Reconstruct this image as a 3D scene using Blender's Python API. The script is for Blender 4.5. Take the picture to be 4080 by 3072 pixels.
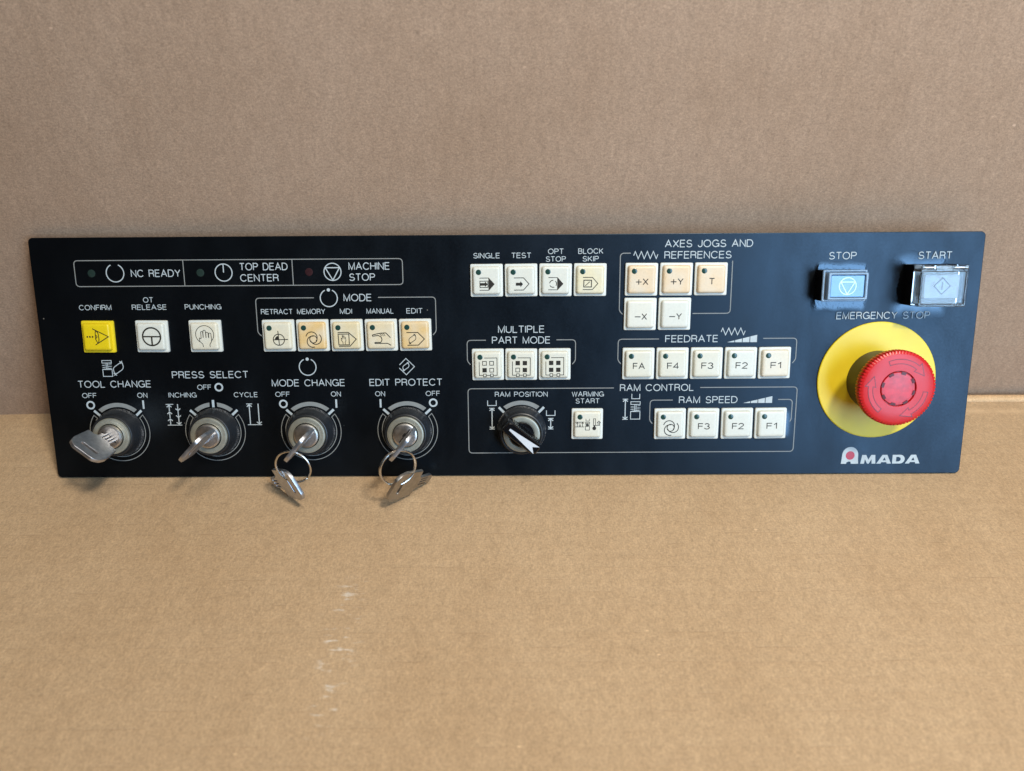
import bpy, bmesh, math, random
from mathutils import Vector, Matrix, noise

# ------------------------------------------------------------------ clean
for o in list(bpy.data.objects):
    bpy.data.objects.remove(o)
scene = bpy.context.scene
COL = scene.collection
MM = 0.001
R = math.radians

# ------------------------------------------------------------------ camera
cam_d = bpy.data.cameras.new('camera')
cam_d.sensor_fit = 'HORIZONTAL'
cam_d.sensor_width = 36.0
cam_d.lens = 2950.0 / 4080.0 * 36.0
cam_d.clip_start = 0.01
cam_d.clip_end = 50.0
cam = bpy.data.objects.new('camera', cam_d)
COL.objects.link(cam)
LIFT = 0.00085                     # the plate's rear bottom edge stands on the floor
cm = Matrix(((0.999967, 0.005779, 0.005694), (0.001206, 0.588178, -0.80873), (-0.008023, 0.808711, 0.588152))).to_4x4()
cm.translation = Vector((0.0051555, -0.2909339, 0.2706961 + LIFT))
cam.matrix_world = cm
scene.camera = cam
cam_d.dof.use_dof = True
cam_d.dof.focus_distance = 0.385
cam_d.dof.aperture_fstop = 7.0

# ------------------------------------------------------------------ panel frame (x = right, y = up the plate, z = out of it)
LEAN = R(25)
PANEL = Matrix(((1, 0, 0, 0),
                (0, math.sin(LEAN), -math.cos(LEAN), 0),
                (0, math.cos(LEAN), math.sin(LEAN), LIFT),
                (0, 0, 0, 1)))

# ------------------------------------------------------------------ world + lamps
world = bpy.data.worlds.new('World')
scene.world = world
world.use_nodes = True
bg = world.node_tree.nodes['Background']
bg.inputs[0].default_value = (1.0, 0.9, 0.8, 1)
bg.inputs[1].default_value = 0.02

def area(name, loc, target, sx, sy, power, color, spread=180):
    d = bpy.data.lights.new(name, 'AREA')
    d.shape = 'RECTANGLE'
    d.size, d.size_y = sx, sy
    d.energy = power
    d.color = color
    d.spread = R(spread)
    o = bpy.data.objects.new(name, d)
    COL.objects.link(o)
    o.location = loc
    o.rotation_euler = (Vector(target) - Vector(loc)).to_track_quat('-Z', 'Y').to_euler()
    return o

PC = PANEL @ Vector((0.15, 0.06, 0))
area('window_light', PANEL @ Vector((0.74, 0.06, 1.1)), PC, 0.54, 0.90, 15.0, (0.45, 0.70, 1.0))
area('ceiling_light', (0.37, -0.41, 0.95), (0.0, -0.05, 0.0), 0.13, 0.13, 8.3, (1.0, 0.92, 0.80))
area('ceiling_light', (0.15, -0.28, 1.10), (0.0, -0.05, 0.0), 0.20, 0.20, 2.9, (1.0, 0.93, 0.82))
area('ceiling_fill', (-0.4, -0.6, 1.5), (0.0, 0.0, 0.0), 1.2, 0.9, 0.9, (1.0, 0.93, 0.84))

scene.view_settings.view_transform = 'Standard'
scene.view_settings.look = 'None'
scene.view_settings.exposure = 0.0
scene.view_settings.gamma = 1.0
scene.view_settings.use_curve_mapping = False
scene.cycles.max_bounces = 10
scene.cycles.transmission_bounces = 8
scene.cycles.sample_clamp_indirect = 4.0

# ------------------------------------------------------------------ materials
def newmat(name):
    m = bpy.data.materials.new(name)
    m.use_nodes = True
    nt = m.node_tree
    return m, nt, nt.nodes['Principled BSDF']

def N(nt, t, **kw):
    n = nt.nodes.new(t)
    for k, v in kw.items():
        setattr(n, k, v)
    return n

def setin(n, **kw):
    for k, v in kw.items():
        n.inputs[k.replace('_', ' ')].default_value = v

def noise_node(nt, vec, scale, detail=3.0, rough=0.55):
    n = N(nt, 'ShaderNodeTexNoise')
    n.inputs['Scale'].default_value = scale
    n.inputs['Detail'].default_value = detail
    n.inputs['Roughness'].default_value = rough
    if vec is not None:
        nt.links.new(vec, n.inputs['Vector'])
    return n.outputs[0]

def mapping(nt, scale=(1, 1, 1), rot=(0, 0, 0), loc=(0, 0, 0)):
    tc = N(nt, 'ShaderNodeTexCoord')
    mp = N(nt, 'ShaderNodeMapping')
    mp.inputs['Scale'].default_value = scale
    mp.inputs['Rotation'].default_value = rot
    mp.inputs['Location'].default_value = loc
    nt.links.new(tc.outputs['Object'], mp.inputs['Vector'])
    return mp.outputs[0]

def ramp(nt, fac, stops):
    n = N(nt, 'ShaderNodeValToRGB')
    el = n.color_ramp.elements
    while len(el) < len(stops):
        el.new(0.5)
    for e, (p, c) in zip(el, stops):
        e.position = p
        e.color = c if len(c) == 4 else (*c, 1)
    nt.links.new(fac, n.inputs[0])
    return n.outputs[0]

def g(v):
    return (v, v, v, 1)

def mixc(nt, fac, a, b, mode='MIX'):
    n = N(nt, 'ShaderNodeMix', data_type='RGBA', blend_type=mode)
    for sock, val in ((n.inputs[0], fac), (n.inputs[6], a), (n.inputs[7], b)):
        if hasattr(val, 'is_linked'):
            nt.links.new(val, sock)
        elif sock.type == 'VALUE':
            sock.default_value = val
        else:
            sock.default_value = val if len(val) == 4 else (*val, 1)
    return n.outputs[2]

def mathn(nt, op, a, b=None, clamp=False):
    n = N(nt, 'ShaderNodeMath', operation=op)
    n.use_clamp = clamp
    for i, v in enumerate((a, b)):
        if v is None:
            continue
        if hasattr(v, 'is_linked'):
            nt.links.new(v, n.inputs[i])
        else:
            n.inputs[i].default_value = v
    return n.outputs[0]

def bump(nt, b, height, strength, dist):
    n = N(nt, 'ShaderNodeBump')
    n.inputs['Strength'].default_value = strength
    n.inputs['Distance'].default_value = dist
    nt.links.new(height, n.inputs['Height'])
    nt.links.new(n.outputs[0], b.inputs['Normal'])

def simple(name, col, rough=0.4, metal=0.0, spec=0.5, vary=0.0, scale=300.0, **kw):
    """plain painted / moulded surface with a little uneven tone and sheen"""
    m, nt, b = newmat(name)
    b.inputs['Metallic'].default_value = metal
    b.inputs['Specular IOR Level'].default_value = spec
    v = mapping(nt)
    f = noise_node(nt, v, scale)
    k = vary or 0.08
    lo = tuple(c * (1 - k) for c in col)
    hi = tuple(min(1, c * (1 + k)) for c in col)
    nt.links.new(ramp(nt, f, ((0.3, lo), (0.7, hi))), b.inputs['Base Color'])
    nt.links.new(ramp(nt, noise_node(nt, v, scale * 0.4), ((0.3, g(rough * 0.85)), (0.7, g(min(1, rough * 1.15))))), b.inputs['Roughness'])
    for kk, vv in kw.items():
        b.inputs[kk.replace('_', ' ')].default_value = vv
    return m

def cardboard(name, tone, fibre_axis, lines, scuffs):
    m, nt, b = newmat(name)
    b.inputs['Roughness'].default_value = 0.88
    b.inputs['Specular IOR Level'].default_value = 0.18
    stretch = (1, 0.45, 0.45) if fibre_axis == 'x' else (1.0, 1.0, 0.38)
    v0 = mapping(nt)
    vA = mapping(nt, stretch, (0.0, 0.0, 0.0))
    vB = mapping(nt, (1, .4, 1), (0.3, 0.5, 0.65))
    vC = mapping(nt, (.4, 1, .7), (0.2, 0.1, -0.5))
    big = noise_node(nt, v0, 9.0, 3.0)
    mid = noise_node(nt, vA, 260.0, 5.0, 0.65)
    f1 = noise_node(nt, vB, 1500.0, 3.0, 0.65)
    f2 = noise_node(nt, vC, 1800.0, 3.0, 0.65)
    fib = mathn(nt, 'MULTIPLY', mathn(nt, 'ADD', f1, f2), 0.5)
    def T(k):
        return tuple(c * k for c in tone)
    c = ramp(nt, fib, ((0.36, T(0.76)), (0.5, T(1.0)), (0.64, T(1.24))))
    c = mixc(nt, 0.75, c, ramp(nt, mid, ((0.3, g(0.89)), (0.7, g(1.10)))), 'MULTIPLY')
    c = mixc(nt, 0.8, c, ramp(nt, noise_node(nt, vA, 45.0, 4.0, 0.6), ((0.3, (0.95, 0.94, 0.93)), (0.7, (1.04, 1.05, 1.06)))), 'MULTIPLY')
    c = mixc(nt, 1.0, c, ramp(nt, big, ((0.3, (0.95, 0.93, 0.90)), (0.7, (1.05, 1.06, 1.07)))), 'MULTIPLY')
    # stray light fibres and dark specks
    vo = N(nt, 'ShaderNodeTexVoronoi')
    vo.inputs['Scale'].default_value = 55.0
    nt.links.new(mapping(nt, (1, 2.2, 1.6), (0.3, 0.4, 0.6)), vo.inputs['Vector'])
    dots = ramp(nt, vo.outputs['Distance'], ((0.0, g(1)), (0.035, g(1)), (0.06, g(0))))
    pick = ramp(nt, noise_node(nt, v0, 23.0, 2.0), ((0.56, g(0)), (0.6, g(1))))
    c = mixc(nt, mathn(nt, 'MULTIPLY', mathn(nt, 'MULTIPLY', dots, pick), 0.8), c, T(1.6))
    vd = N(nt, 'ShaderNodeTexVoronoi')
    vd.inputs['Scale'].default_value = 33.0
    nt.links.new(mapping(nt, (1, 1, 1), (0.1, 0.9, 0.2), (3, 5, 1)), vd.inputs['Vector'])
    dd = ramp(nt, vd.outputs['Distance'], ((0.0, g(1)), (0.03, g(1)), (0.05, g(0))))
    pick2 = ramp(nt, noise_node(nt, mapping(nt, loc=(4, 2, 7)), 19.0, 2.0), ((0.57, g(0)), (0.6, g(1))))
    c = mixc(nt, mathn(nt, 'MULTIPLY', mathn(nt, 'MULTIPLY', dd, pick2), 0.6), c, T(0.4))
    height = mathn(nt, 'ADD', mathn(nt, 'MULTIPLY', fib, 0.7), mathn(nt, 'MULTIPLY', mid, 0.6))
    if lines:
        # the flutes telegraph through the liner: broken dark creases every 7 mm
        sx = N(nt, 'ShaderNodeSeparateXYZ')
        wob = noise_node(nt, mapping(nt, (1, 0.1, 1)), 14.0, 2.0)
        nt.links.new(mapping(nt), sx.inputs[0])
        y = mathn(nt, 'ADD', sx.outputs['Y'], mathn(nt, 'MULTIPLY', wob, 0.0022))
        ph = mathn(nt, 'FRACT', mathn(nt, 'DIVIDE', y, 0.0071))
        d = mathn(nt, 'ABSOLUTE', mathn(nt, 'SUBTRACT', ph, 0.5))
        ln = ramp(nt, d, ((0.0, g(1)), (0.025, g(0.8)), (0.06, g(0))))
        soft = ramp(nt, d, ((0.0, g(1)), (0.5, g(0))))
        brk = ramp(nt, noise_node(nt, mapping(nt, (0.8, 2.4, 1)), 70.0, 3.0), ((0.52, g(0)), (0.66, g(1))))
        c = mixc(nt, mathn(nt, 'MULTIPLY', mathn(nt, 'MULTIPLY', ln, brk), 0.25), c, T(0.60))
        c = mixc(nt, mathn(nt, 'MULTIPLY', soft, 0.06), c, T(0.80))
        height = mathn(nt, 'SUBTRACT', height, mathn(nt, 'MULTIPLY', soft, 0.3))
        height = mathn(nt, 'SUBTRACT', height, mathn(nt, 'MULTIPLY', mathn(nt, 'MULTIPLY', ln, brk), 0.4))
        # rubbed crease near the rear edge on the right
        cr = ramp(nt, mathn(nt, 'ABSOLUTE', mathn(nt, 'SUBTRACT', mathn(nt, 'ADD', y, mathn(nt, 'MULTIPLY', sx.outputs['X'], -0.006)), 0.0535)), ((0.0, g(1)), (0.0011, g(0))))
        cr = mathn(nt, 'MULTIPLY', cr, ramp(nt, mathn(nt, 'ADD', sx.outputs['X'], 0.0), ((0.12, g(0)), (0.2, g(1)))))
        cr = mathn(nt, 'MULTIPLY', cr, ramp(nt, noise_node(nt, mapping(nt), 70.0), ((0.35, g(0.1)), (0.6, g(0.8)))))
        c = mixc(nt, mathn(nt, 'MULTIPLY', cr, 0.6), c, T(1.5))
    if scuffs:
        # chalky rubbed marks
        sx2 = N(nt, 'ShaderNodeSeparateXYZ')
        nt.links.new(mapping(nt), sx2.inputs[0])
        X, Y = sx2.outputs['X'], sx2.outputs['Y']
        mx = ramp(nt, mathn(nt, 'ABSOLUTE', mathn(nt, 'ADD', X, 0.0705)), ((0.0, g(1)), (0.004, g(0.9)), (0.0085, g(0))))
        my = ramp(nt, mathn(nt, 'MULTIPLY', mathn(nt, 'ADD', Y, 0.15), 10.0), ((0.05, g(0)), (0.2, g(.75)), (0.42, g(1)), (0.68, g(.75)), (0.88, g(0))))
        st = ramp(nt, noise_node(nt, mapping(nt, (0.45, 1.5, 1), loc=(2, 7, 0)), 300.0, 3.0, 0.6), ((0.55, g(0)), (0.67, g(1))))
        cl = ramp(nt, noise_node(nt, mapping(nt, loc=(1, 3, 0)), 90.0, 2.0), ((0.44, g(0)), (0.56, g(1))))
        s = mathn(nt, 'MULTIPLY', mathn(nt, 'MULTIPLY', mx, my), mathn(nt, 'MULTIPLY', st, cl))
        c = mixc(nt, mathn(nt, 'MULTIPLY', s, 0.9), c, (0.78, 0.73, 0.64))
    nt.links.new(c, b.inputs['Base Color'])
    bump(nt, b, height, 0.5, 0.0004)
    return m

FLOOR = (0.458, 0.315, 0.183)
WALL = (0.415, 0.288, 0.200)
M_floor = cardboard('cardboard_floor', FLOOR, 'x', True, True)
M_wall = cardboard('cardboard_wall', WALL, 'z', False, False)
M_fold = cardboard('cardboard_fold', (0.62, 0.42, 0.24), 'x', False, False)

def vinyl(name, rough_lo, rough_hi, bumps, level, film=False):
    m, nt, b = newmat(name)
    v = mapping(nt)
    b.inputs['Specular Tint'].default_value = (0.56, 0.77, 1.0, 1)  # the window's blue is put into the sheen colour of the vinyl
    b.inputs['Specular IOR Level'].default_value = level
    # dust specks
    vo = N(nt, 'ShaderNodeTexVoronoi')
    vo.inputs['Scale'].default_value = 85.0
    nt.links.new(v, vo.inputs['Vector'])
    sp = ramp(nt, vo.outputs['Distance'], ((0.0, g(1)), (0.02, g(1)), (0.032, g(0))))
    pk = ramp(nt, noise_node(nt, v, 40.0, 2.0), ((0.58, g(0)), (0.6, g(1))))
    c = mixc(nt, mathn(nt, 'MULTIPLY', sp, pk), (0.0015, 0.0016, 0.002), (0.16, 0.15, 0.13))
    nt.links.new(c, b.inputs['Base Color'])
    sm = noise_node(nt, mapping(nt, (1.0, 0.45, 1.0), (0, 0, R(40))), 45.0, 4.0, 0.6)
    fi = noise_node(nt, v, 900.0, 2.0)
    r = mathn(nt, 'ADD', mathn(nt, 'MULTIPLY', sm, 0.7), mathn(nt, 'MULTIPLY', fi, 0.3))
    ro = ramp(nt, r, ((0.3, g(rough_lo)), (0.7, g(rough_hi))))
    if film:
        # the blistered film is drawn tight and shiny towards the middle of each blister
        at = N(nt, 'ShaderNodeAttribute', attribute_name='tightness')
        k = at.outputs['Fac']
        nt.links.new(mixc(nt, k, ro, g(0.13)), b.inputs['Roughness'])
        nt.links.new(mathn(nt, 'ADD', level, mathn(nt, 'MULTIPLY', k, 0.42)), b.inputs['Specular IOR Level'])
        bn = N(nt, 'ShaderNodeBump'); bn.inputs['Distance'].default_value = 0.0001
        nt.links.new(mathn(nt, 'ADD', 0.12, mathn(nt, 'MULTIPLY', k, 0.45)), bn.inputs['Strength'])
        nt.links.new(noise_node(nt, v, 1100.0, 3.0), bn.inputs['Height'])
        nt.links.new(bn.outputs[0], b.inputs['Normal'])
    else:
        nt.links.new(ro, b.inputs['Roughness'])
        bump(nt, b, noise_node(nt, v, 1400.0, 3.0), bumps, 0.0001)
    return m

M_vinyl = vinyl('black_vinyl', 0.28, 0.44, 0.12, 0.46)
M_bubble = vinyl('bubbled_vinyl', 0.28, 0.44, 0.12, 0.46, True)
M_edge = simple('plate_edge_steel', (0.02, 0.02, 0.022), 0.45)
M_print = simple('pale_print', (0.46, 0.52, 0.54), 0.45, spec=0.3)
M_gprint = simple('grey_print', (0.25, 0.26, 0.25), 0.45, spec=0.3)
M_ink = simple('black_ink', (0.022, 0.019, 0.014), 0.5, spec=0.3)
M_led = simple('green_led', (0.018, 0.055, 0.045), 0.18)
M_led_red = simple('red_led', (0.034, 0.012, 0.014), 0.3)
M_led_g2 = simple('green_led_face', (0.014, 0.030, 0.025), 0.4)
M_black = simple('black_plastic', (0.012, 0.013, 0.015), 0.34, vary=0.2)
def dusty():
    m, nt, b = newmat('dusty_black_plastic')
    b.inputs['Roughness'].default_value = 0.4
    v = mapping(nt)
    sx = N(nt, 'ShaderNodeSeparateXYZ'); nt.links.new(v, sx.inputs[0])
    low = ramp(nt, mathn(nt, 'MULTIPLY', sx.outputs['Z'], 100.0), ((0.0, g(1)), (0.10, g(.8)), (0.24, g(0))))
    n1 = ramp(nt, noise_node(nt, v, 1500.0, 3.0, 0.7), ((0.46, g(0)), (0.6, g(1))))
    n2 = ramp(nt, noise_node(nt, v, 70.0, 2.0), ((0.42, g(0)), (0.6, g(1))))
    d = mathn(nt, 'MULTIPLY', mathn(nt, 'MULTIPLY', low, n1), n2)
    nt.links.new(mixc(nt, d, (0.013, 0.015, 0.018), (0.24, 0.24, 0.24)), b.inputs['Base Color'])
    return m
M_dusty = dusty()
M_gloss = simple('glossy_black_plastic', (0.004, 0.004, 0.005), 0.2)
M_bezel = simple('satin_nickel_bezel', (0.36, 0.36, 0.30), 0.45, metal=0.55, vary=0.1)
M_cyl = simple('worn_nickel', (0.60, 0.57, 0.54), 0.38, metal=1.0, vary=0.15, scale=700)
M_key = simple('nickel_key', (0.54, 0.56, 0.60), 0.40, metal=1.0, vary=0.15, scale=500)
M_keyb = simple('worn_brass_nickel_key', (0.40, 0.38, 0.35), 0.40, metal=1.0, vary=0.15, scale=500)
M_ring = simple('steel_wire', (0.62, 0.60, 0.56), 0.25, metal=1.0)
M_hole = simple('keyway_shade', (0.01, 0.009, 0.009), 0.6)
M_yellow = simple('yellow_plastic', (0.78, 0.60, 0.025), 0.36, spec=0.4, vary=0.05, scale=60)
M_red = simple('red_plastic', (0.56, 0.014, 0.016), 0.36, spec=0.42, vary=0.06, scale=120)
M_core = simple('clear_red_plastic', (0.54, 0.018, 0.028), 0.33, spec=0.5, vary=0.25, scale=260)
M_grey = simple('grey_backing_plastic', (0.20, 0.24, 0.28), 0.35)
M_edge_shade = simple('engraved_edge_shade', (0.16, 0.008, 0.012), 0.4)
M_notch = simple('painted_notch_shade', (0.09, 0.006, 0.01), 0.5)
M_stem_bounce = simple('dark_stem_plastic', (0.045, 0.042, 0.02), 0.4)  # yellow reflected from the disc is painted into this stem colour
M_white = simple('white_inlay', (0.60, 0.64, 0.68), 0.4)
M_reflens = simple('lens_painted_reflection', (0.16, 0.36, 0.62), 0.22)  # dark lens; the window's blue reflection is painted into its colour
M_palelens = simple('pale_lens', (0.45, 0.55, 0.66), 0.4)
M_mark = simple('blue_grey_ink', (0.02, 0.035, 0.09), 0.5)
M_pmark = simple('pale_mint_ink', (0.62, 0.90, 0.92), 0.4)
M_logo_red = simple('logo_red', (0.42, 0.02, 0.045), 0.4)
M_steel = simple('hinge_steel', (0.7, 0.69, 0.66), 0.2, metal=1.0)

def clear_plastic():
    m, nt, b = newmat('clear_plastic')
    b.inputs['Base Color'].default_value = (0.93, 0.96, 0.97, 1)
    b.inputs['Transmission Weight'].default_value = 1.0
    b.inputs['IOR'].default_value = 1.46
    v = mapping(nt)
    nt.links.new(ramp(nt, noise_node(nt, v, 260.0), ((0.3, g(0.05)), (0.7, g(0.16)))), b.inputs['Roughness'])
    bump(nt, b, noise_node(nt, v, 350.0), 0.12, 0.0003)
    return m
M_clear = clear_plastic()
M_frost = simple('hazy_clear_plastic', (0.30, 0.44, 0.60), 0.22, Transmission_Weight=0.35)

def aged_plastic():
    """moulded key plastic; each key's own yellowing comes from its object colour"""
    m, nt, b = newmat('aged_key_plastic')
    oi = N(nt, 'ShaderNodeObjectInfo')
    v = mapping(nt)
    tc = N(nt, 'ShaderNodeVectorMath', operation='ADD')
    rnd = N(nt, 'ShaderNodeCombineXYZ')
    for i in range(3):
        nt.links.new(oi.outputs['Random'], rnd.inputs[i])
    nt.links.new(v, tc.inputs[0])
    nt.links.new(rnd.outputs[0], tc.inputs[1])
    f = ramp(nt, noise_node(nt, tc.outputs[0], 110.0, 1.0), ((0.3, g(0.62)), (0.6, g(1.0))))
    f = mathn(nt, 'MAXIMUM', f, mathn(nt, 'SUBTRACT', 1.0, oi.outputs['Alpha']))
    c = mixc(nt, f, (0.68, 0.70, 0.64), oi.outputs['Color'])
    dirt = ramp(nt, noise_node(nt, tc.outputs[0], 900.0, 3.0, 0.7), ((0.3, g(0.93)), (0.55, g(1.0))))
    nt.links.new(mixc(nt, 1.0, c, dirt, 'MULTIPLY'), b.inputs['Base Color'])
    b.inputs['Roughness'].default_value = 0.36
    b.inputs['Specular IOR Level'].default_value = 0.45
    b.inputs['Subsurface Weight'].default_value = 0.0
    return m
M_cap = aged_plastic()

# ------------------------------------------------------------------ mesh builder (millimetres)
class MB:
    def __init__(s):
        s.v, s.f, s.m = [], [], []
        s.layer = 0
    def face(s, pts, mat=0):
        b = len(s.v)
        s.v += [tuple(p) for p in pts]
        s.f.append(tuple(range(b, b + len(pts))))
        s.m.append(mat)
    def grid(s, rows, mat=0, closed=True):
        """rows: list of loops with equal counts, joined by quads"""
        b = len(s.v)
        n = len(rows[0])
        for r in rows:
            s.v += [tuple(p) for p in r]
        for i in range(len(rows) - 1):
            for j in range(n if closed else n - 1):
                k = (j + 1) % n
                s.f.append((b + i * n + j, b + i * n + k, b + (i + 1) * n + k, b + (i + 1) * n + j))
                s.m.append(mat)
        return b, n
    def cap(s, b, n, i, mat=0, flip=False):
        f = [b + i * n + j for j in range(n)]
        s.f.append(tuple(reversed(f)) if flip else tuple(f))
        s.m.append(mat)
    def poly(s, pts, z, mat=0):
        a = sum(p[0] * q[1] - q[0] * p[1] for p, q in zip(pts, pts[1:] + pts[:1]))
        if a < 0:
            pts = pts[::-1]
        s.layer += 1
        s.face([(p[0], p[1], z + 0.002 * (s.layer % 5)) for p in pts], mat)
    def ribbon(s, pts, w, z, closed=False, mat=0, roundcap=False):
        s.layer += 1
        zz = z + 0.003 * (s.layer % 6)
        P = [Vector((p[0], p[1])) for p in pts]
        Q = [P[0]]
        for p in P[1:]:
            if (p - Q[-1]).length > 1e-5:
                Q.append(p)
        if closed and (Q[0] - Q[-1]).length < 1e-5:
            Q.pop()
        P = Q
        n = len(P)
        L, Rr = [], []
        for i in range(n):
            d0 = (P[i] - P[i - 1]) if (i > 0 or closed) else None
            d1 = (P[(i + 1) % n] - P[i]) if (i < n - 1 or closed) else None
            if d0 is None: d0 = d1
            if d1 is None: d1 = d0
            d0 = d0.normalized(); d1 = d1.normalized()
            n0 = Vector((-d0.y, d0.x)); n1 = Vector((-d1.y, d1.x))
            mdir = n0 + n1
            if mdir.length < 0.3:
                mdir = n1
            mdir.normalize()
            k = min(1.0 / max(mdir.dot(n1), 0.3), 2.4)
            L.append(P[i] + mdir * w / 2 * k)
            Rr.append(P[i] - mdir * w / 2 * k)
        b = len(s.v)
        for l, r in zip(L, Rr):
            s.v += [(l.x, l.y, zz), (r.x, r.y, zz)]
        for i in range(n if closed else n - 1):
            j = (i + 1) % n
            s.f.append((b + 2 * i, b + 2 * i + 1, b + 2 * j + 1, b + 2 * j))
            s.m.append(mat)
    def circle(s, cx, cy, r, w, z, a0=0, a1=360, mat=0, n=48):
        full = abs(a1 - a0) >= 360
        k = max(6, int(n * abs(a1 - a0) / 360))
        pts = [(cx + r * math.cos(R(a0 + (a1 - a0) * i / k)), cy + r * math.sin(R(a0 + (a1 - a0) * i / k))) for i in range(k if full else k + 1)]
        s.ribbon(pts, w, z, full, mat)
    def disc(s, cx, cy, r, z, mat=0, n=32):
        s.poly([(cx + r * math.cos(2 * math.pi * i / n), cy + r * math.sin(2 * math.pi * i / n)) for i in range(n)], z, mat)
    def lathe(s, prof, n=64, mat=0, mats=None, mod=None, c=(0, 0), close_top=True, close_bot=False):
        rows = []
        for (r, z) in prof:
            rows.append([(c[0] + (r + (mod(r, z, 2 * math.pi * j / n) if mod else 0)) * math.cos(2 * math.pi * j / n),
                          c[1] + (r + (mod(r, z, 2 * math.pi * j / n) if mod else 0)) * math.sin(2 * math.pi * j / n), z) for j in range(n)])
        b, k = s.grid(rows, mat)
        if close_top: s.cap(b, k, len(rows) - 1, mat)
        if close_bot: s.cap(b, k, 0, mat, True)
    def loft(s, w, h, r, prof, c=(0, 0), mat=0, seg=5, close_bot=False, close_top=True):
        """rounded rectangle swept through (inset, z) steps"""
        rows = []
        for (ins, z) in prof:
            rows.append([(c[0] + x, c[1] + y, z) for x, y in rrect(w - 2 * ins, h - 2 * ins, max(r - ins * 0.6, 0.15), seg)])
        b, k = s.grid(rows, mat)
        if close_top: s.cap(b, k, len(rows) - 1, mat)
        if close_bot: s.cap(b, k, 0, mat, True)
    def box(s, x0, x1, y0, y1, z0, z1, mat=0, bev=0.15):
        s.loft(x1 - x0, y1 - y0, bev, ((bev * .3, z0), (0, z0 + bev), (0, z1 - bev), (bev, z1)), ((x0 + x1) / 2, (y0 + y1) / 2), mat, 2, True)
    def tube(s, pts, r, n=10, mat=0, closed=False):
        P = [Vector(p) for p in pts]
        rows = []
        m = len(P)
        up = None
        for i in range(m):
            a = P[i - 1] if (i > 0 or closed) else P[i]
            c = P[(i + 1) % m] if (i < m - 1 or closed) else P[i]
            t = (c - a).normalized()
            if up is None:
                up = t.orthogonal().normalized()
            up = (up - t * up.dot(t)).normalized()
            sd = t.cross(up)
            rows.append([P[i] + up * r * math.cos(2 * math.pi * j / n) + sd * r * math.sin(2 * math.pi * j / n) for j in range(n)])
        if closed:
            rows.append(rows[0])
        b, k = s.grid(rows, mat)
        if not closed:
            s.cap(b, k, len(rows) - 1, mat); s.cap(b, k, 0, mat, True)
    def build(s, name, mats, parent=None, loc=(0, 0, 0), smooth=35, rotz=0.0):
        me = bpy.data.meshes.new(name)
        me.from_pydata([(x * MM, y * MM, z * MM) for x, y, z in s.v], [], s.f)
        for m in (mats if isinstance(mats, (list, tuple)) else [mats]):
            me.materials.append(m)
        for p, k in zip(me.polygons, s.m):
            p.material_index = k
        bm = bmesh.new(); bm.from_mesh(me)
        bmesh.ops.remove_doubles(bm, verts=bm.verts, dist=1e-9)
        bm.to_mesh(me); bm.free()
        if smooth:
            for p in me.polygons: p.use_smooth = True
            me.set_sharp_from_angle(angle=R(smooth))
        me.update()
        o = bpy.data.objects.new(name, me)
        COL.objects.link(o)
        o.location = [c * MM for c in loc]
        o.rotation_euler = (0, 0, rotz)
        if parent: o.parent = parent
        return o

def rrect(w, h, r, seg=5):
    r = min(r, w / 2 - 1e-3, h / 2 - 1e-3)
    out = []
    for cx, cy, a in ((w / 2 - r, h / 2 - r, 0), (-w / 2 + r, h / 2 - r, 90), (-w / 2 + r, -h / 2 + r, 180), (w / 2 - r, -h / 2 + r, 270)):
        for i in range(seg + 1):
            t = R(a + 90 * i / seg)
            out.append((cx + r * math.cos(t), cy + r * math.sin(t)))
    return out

def rounded(pts, r, seg=5, closed=False):
    """round the corners of a polyline"""
    out = []
    n = len(pts)
    for i, p in enumerate(pts):
        p = Vector(p)
        if not closed and i in (0, n - 1):
            out.append(tuple(p)); continue
        a = Vector(pts[i - 1]); c = Vector(pts[(i + 1) % n])
        u = (a - p); w = (c - p)
        k = min(r, u.length * .49, w.length * .49)
        p0 = p + u.normalized() * k; p1 = p + w.normalized() * k
        for j in range(seg + 1):
            t = j / seg
            out.append(tuple((1 - t) ** 2 * p0 + 2 * t * (1 - t) * p + t * t * p1))
    return out

def solid2d(name, outlines, depth, bevel, mats, parent=None):
    """flat solid with holes and rounded edges, from closed outlines (mm), centred on z = 0"""
    cu = bpy.data.curves.new(name + '_outline', 'CURVE')
    cu.dimensions = '2D'; cu.fill_mode = 'BOTH'
    cu.extrude = depth / 2 - bevel; cu.bevel_depth = bevel; cu.bevel_resolution = 2; cu.offset = -bevel
    for ol in outlines:
        sp = cu.splines.new('POLY')
        sp.points.add(len(ol) - 1)
        for p, q in zip(sp.points, ol): p.co = (q[0], q[1], 0, 1)
        sp.use_cyclic_u = True
    t = bpy.data.objects.new(name + '_tmp', cu)
    COL.objects.link(t)
    dg = bpy.context.evaluated_depsgraph_get()
    me = bpy.data.meshes.new_from_object(t.evaluated_get(dg))
    bpy.data.objects.remove(t); bpy.data.curves.remove(cu)
    me.transform(Matrix.Scale(MM, 4))
    me.materials.clear(); me.materials.append(mats)
    for p in me.polygons: p.use_smooth = True
    me.set_sharp_from_angle(angle=R(30))
    me.name = name
    o = bpy.data.objects.new(name, me)
    COL.objects.link(o)
    if parent: o.parent = parent
    return o

def tag(o, label=None, cat=None, group=None, kind=None):
    for k, v in (('label', label), ('category', cat), ('group', group), ('kind', kind)):
        if v: o[k] = v
    return o

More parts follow.
